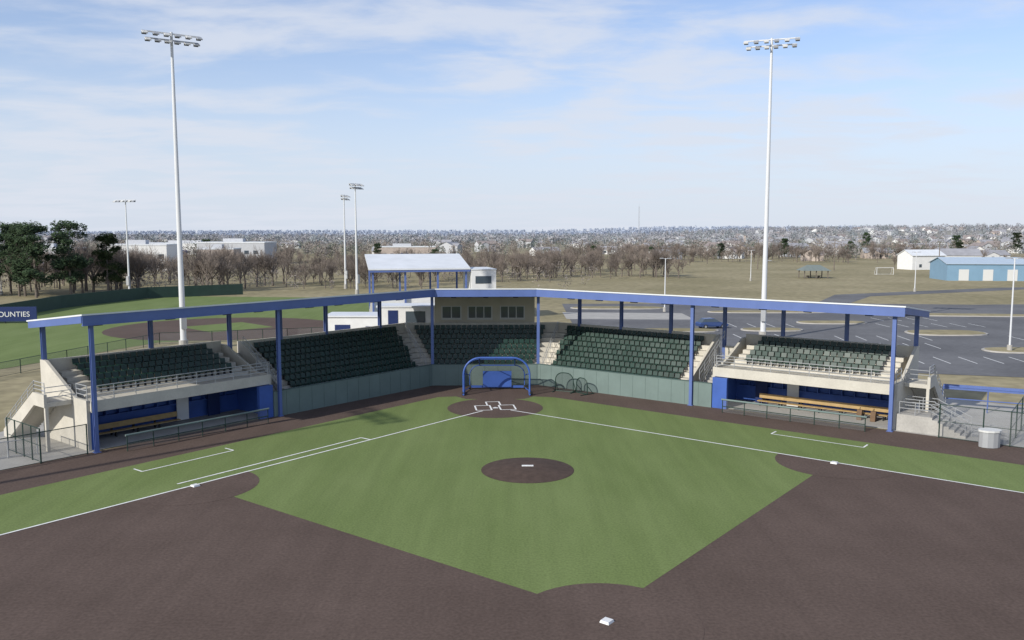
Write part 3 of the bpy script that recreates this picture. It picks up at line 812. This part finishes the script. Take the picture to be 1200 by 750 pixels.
def pine_mesh(h,seed):
    random.seed(seed); mb=MB(); mb.tube((0,0,0),(0,0,h*.92),h*.018,h*.005,bark,7)
    clumps=[]
    for i in range(40):
        z=h*random.uniform(.22,1.0); rr=h*.25*(1-((z/h-.5)/.65)**2*.8)*random.uniform(.3,1)
        a=random.uniform(0,6.28); c=Vector((rr*math.cos(a),rr*math.sin(a),z)); clumps.append(c)
        mb.tube((0,0,z-h*.06),c,h*.005,h*.002,bark,4,False)
    for c in clumps:
        R=h*random.uniform(.065,.11)
        for j in range(170):
            v=Vector((random.gauss(0,1),random.gauss(0,1),random.gauss(0,.6)))
            v=v.normalized()*R*random.uniform(.4,1.15)**.6; v.z*=.7
            p=c+v; s=random.uniform(.2,.42)
            a=Vector((random.uniform(-1,1),random.uniform(-1,1),random.uniform(-.6,.6))).normalized()*s; b=a.orthogonal().normalized()*s*.7
            mb.add([p-a,p+b,p+a],[(0,1,2)],pinefol)
    o=mb.obj('t'); me=o.data; D.objects.remove(o); return me
bares=[bare_mesh(12,s) for s in (11,12,13,14,15)]
pines=[pine_mesh(15,s) for s in (21,22,23)]
random.seed(99)
for i,(x,y,s) in enumerate(((-110,190,1.0),(-104,186,1.05),(-98.5,190,1.08),(-116,197,1.05),(-93,196,.9),(-120,188,1.05))):
    inst('pine_tree',pines[i%3],(x,y,-.05),random.uniform(0,6),s)
TR=empty('bare_tree_row')
def plant(n,x0,x1,y0,y1,s0,s1,par):
    for i in range(n):
        x=random.uniform(x0,x1);y=random.uniform(y0,y1)
        inst('bare_tree',random.choice(bares),(x,y,hgt(x,y)-.1),random.uniform(0,6.28),random.uniform(s0,s1),par)
plant(65,-125,-58,200,240,.8,1.25,TR); plant(42,-60,-22,212,262,.55,.95,TR); plant(16,-135,-90,188,215,1.0,1.4,TR)
plant(70,-150,-20,245,310,.65,.95,TR)
TR2=empty('bare_woodland')
plant(55,-25,12,240,310,.55,.95,TR2); plant(75,8,52,262,340,.55,1.05,TR2); plant(120,20,260,440,500,.6,1.0,TR2); plant(22,150,260,330,420,.4,.8,TR2)
plant(70,-240,20,330,440,.5,.85,TR2); plant(60,60,160,400,440,.5,.9,TR2)
for x,y,s in ((88,385,.7),(75,360,.5),(175,300,.5),(60,300,.55)): inst('bare_tree',bares[int(x)%5],(x,y,-.1),x,s)
for x,y,s in ((300,470,.9),(295,480,.7),(190,480,.6),(265,640,.9),(172,270,.42),(330,560,.9),(40,420,.5),(-30,330,.5),(-150,420,.7),(110,450,.55),(-60,380,.6),(70,430,.45),(230,440,.6),(150,470,.7),(270,520,.8)): inst('pine_tree',pines[int(x)%3],(x,y,hgt(x,y)-.05),x,s)

def mass(name,n,yr,xf,hr,m_list,tris,tri,thr=-.25):
    rs=np.random.RandomState(len(name)*13+n)
    V=[];cnt=0;MI=[]
    for i in range(n):
        y=rs.uniform(*yr); x=y*rs.uniform(*xf)
        if math.sin(x*.021+1.3)*math.cos(y*.017)+rs.uniform(-.8,.8)<thr: continue
        h=rs.uniform(*hr); w=h*rs.uniform(.32,.5); z0=hgt(x,y)
        t=tris
        u=rs.normal(size=(t,3)); u/=np.linalg.norm(u,axis=1)[:,None]; u*=(rs.uniform(.15,1,(t,1))**.45)
        c=u*np.array([w,w,h*.5])+np.array([x,y,z0+h*.52])
        a=rs.normal(size=(t,3)); a/=np.linalg.norm(a,axis=1)[:,None]; b=rs.normal(size=(t,3)); b/=np.linalg.norm(b,axis=1)[:,None]
        s=rs.uniform(.5,1.2,(t,1))*tri
        V.append(np.stack([c-a*s,c+a*s,c+b*s*.7],1).reshape(-1,3)); k=rs.randint(len(m_list)); MI+= [k]*t; cnt+=t
    V=np.concatenate(V); me=D.meshes.new(name)
    me.vertices.add(len(V)); me.vertices.foreach_set('co',V.ravel())
    me.loops.add(cnt*3); me.loops.foreach_set('vertex_index',np.arange(cnt*3,dtype=np.int32))
    me.polygons.add(cnt); me.polygons.foreach_set('loop_start',np.arange(0,cnt*3,3,dtype=np.int32)); me.polygons.foreach_set('loop_total',np.full(cnt,3,dtype=np.int32))
    for m in m_list: me.materials.append(m)
    me.polygons.foreach_set('material_index',np.array(MI,dtype=np.int32)); me.update(); me.validate()
    o=D.objects.new(name,me); COL.objects.link(o)
T1=[mat('wood_a',(.245,.215,.195),.95,var=.2,scale=.1),mat('wood_b',(.21,.19,.18),.95,var=.2,scale=.1),mat('wood_c',(.28,.245,.22),.95,var=.2,scale=.1),mat('wood_e',(.13,.15,.125),.95,var=.3,scale=.1)]
T2=[mat('wood_haze_f',(.34,.335,.35),.95,var=.2,scale=.03),mat('wood_haze_g',(.305,.31,.335),.95,var=.2,scale=.03),mat('wood_haze_h',(.25,.275,.29),.95,var=.2,scale=.03)]  # tree colours paled and blued to imitate distance haze
T3=[mat('wood_haze_i',(.41,.455,.54),.95,var=.1,scale=.01),mat('wood_haze_j',(.38,.43,.52),.95,var=.1,scale=.01)]  # horizon trees: stronger haze put into the base colour
mass('woodland_understory',420,(205,330),(-.62,.10),(2.5,6),T1[:3],70,.35)
mass('woodland_mid',1100,(440,800),(-.66,.66),(5,10),T1,90,.8,-.6)
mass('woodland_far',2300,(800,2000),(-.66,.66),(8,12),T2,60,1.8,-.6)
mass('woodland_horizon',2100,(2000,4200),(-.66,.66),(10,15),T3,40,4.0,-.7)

# ------------------------------------------------------------------ sky and sun
el=math.radians(29); az=Vector((-.72,-.69)).normalized()
sd=Vector((az.x*math.cos(el),az.y*math.cos(el),math.sin(el)))
w=D.worlds.new('World'); scene.world=w; w.use_nodes=True; nt=w.node_tree; N=nt.nodes; L=nt.links
bg=N['Background']; sky=N.new('ShaderNodeTexSky'); sky.sky_type='NISHITA'; sky.sun_disc=False
sky.sun_elevation=el; sky.sun_rotation=math.atan2(az.x,az.y); sky.air_density=1.0; sky.dust_density=.4; sky.ozone_density=2.5; sky.altitude=200
bg.inputs['Strength'].default_value=.142
tc=N.new('ShaderNodeTexCoord'); sp=N.new('ShaderNodeSeparateXYZ'); L.new(tc.outputs['Generated'],sp.inputs[0])
tint=N.new('ShaderNodeMix'); tint.data_type='RGBA'; tint.blend_type='MULTIPLY'; tint.inputs['Factor'].default_value=1; tint.inputs['B'].default_value=(1.0,1.0,1.12,1); L.new(sky.outputs[0],tint.inputs['A'])
hz=N.new('ShaderNodeMapRange'); hz.inputs['From Min'].default_value=-.02; hz.inputs['From Max'].default_value=.27; hz.inputs['To Min'].default_value=.9; hz.inputs['To Max'].default_value=.16; hz.interpolation_type='SMOOTHERSTEP'; L.new(sp.outputs['Z'],hz.inputs['Value'])
hm=N.new('ShaderNodeMix'); hm.data_type='RGBA'; L.new(hz.outputs['Result'],hm.inputs['Factor']); L.new(tint.outputs['Result'],hm.inputs['A']); hm.inputs['B'].default_value=(4.6,5.1,6.0,1)
ad=N.new('ShaderNodeMath'); ad.operation='ADD'; ad.inputs[1].default_value=.10; L.new(sp.outputs['Z'],ad.inputs[0])
mx=N.new('ShaderNodeMath'); mx.operation='MAXIMUM'; mx.inputs[1].default_value=.05; L.new(ad.outputs[0],mx.inputs[0])
dx=N.new('ShaderNodeMath'); dx.operation='DIVIDE'; L.new(sp.outputs['X'],dx.inputs[0]); L.new(mx.outputs[0],dx.inputs[1])
dy=N.new('ShaderNodeMath'); dy.operation='DIVIDE'; L.new(sp.outputs['Y'],dy.inputs[0]); L.new(mx.outputs[0],dy.inputs[1])
cb=N.new('ShaderNodeCombineXYZ'); L.new(dx.outputs[0],cb.inputs[0]); L.new(dy.outputs[0],cb.inputs[1])
mp=N.new('ShaderNodeMapping'); mp.inputs['Rotation'].default_value=(0,0,.25); mp.inputs['Scale'].default_value=(.7,1.0,1); mp.inputs['Location'].default_value=(3.1,1.7,0); L.new(cb.outputs[0],mp.inputs[0])
n1=N.new('ShaderNodeTexNoise'); n1.inputs['Scale'].default_value=2.4; n1.inputs['Detail'].default_value=8; n1.inputs['Roughness'].default_value=.55; n1.inputs['Distortion'].default_value=.25; L.new(mp.outputs[0],n1.inputs['Vector'])
n2=N.new('ShaderNodeTexNoise'); n2.inputs['Scale'].default_value=.5; n2.inputs['Detail'].default_value=2; L.new(mp.outputs[0],n2.inputs['Vector'])
# more cloud toward the west (left of the view)
az1=N.new('ShaderNodeMapRange'); az1.inputs['From Min'].default_value=-.6; az1.inputs['From Max'].default_value=.5; az1.inputs['To Min'].default_value=.09; az1.inputs['To Max'].default_value=-.04; L.new(sp.outputs['X'],az1.inputs['Value'])
s1=N.new('ShaderNodeMath'); s1.operation='ADD'; L.new(n2.outputs['Fac'],s1.inputs[0]); L.new(az1.outputs['Result'],s1.inputs[1])
mm=N.new('ShaderNodeMath'); mm.operation='MULTIPLY'; L.new(n1.outputs['Fac'],mm.inputs[0]); L.new(s1.outputs[0],mm.inputs[1])
rg=N.new('ShaderNodeMapRange'); rg.inputs['From Min'].default_value=.20; rg.inputs['From Max'].default_value=.37; rg.inputs['To Min'].default_value=.06; rg.inputs['To Max'].default_value=.78; rg.interpolation_type='SMOOTHSTEP'; L.new(mm.outputs[0],rg.inputs['Value'])
mix=N.new('ShaderNodeMix'); mix.data_type='RGBA'; L.new(rg.outputs['Result'],mix.inputs['Factor']); L.new(hm.outputs['Result'],mix.inputs['A']); mix.inputs['B'].default_value=(5.1,5.4,6.05,1)
L.new(mix.outputs['Result'],bg.inputs['Color'])
sl=D.lights.new('sun','SUN'); sl.energy=4.5; sl.angle=math.radians(.5); sl.color=(1,.955,.87)
so=D.objects.new('sun',sl); COL.objects.link(so); so.rotation_euler=sd.to_track_quat('Z','Y').to_euler(); so.location=(0,0,60)

cam=D.cameras.new('camera'); cam.lens=29.97; cam.sensor_width=36; cam.clip_end=12000; cam.clip_start=.5
co=D.objects.new('camera',cam); COL.objects.link(co); co.location=(0,0,14.26); co.rotation_euler=(math.radians(90-5.886),0,0)
scene.camera=co
scene.view_settings.view_transform='Standard'; scene.view_settings.look='None'; scene.view_settings.exposure=0
print('done',len(D.objects))
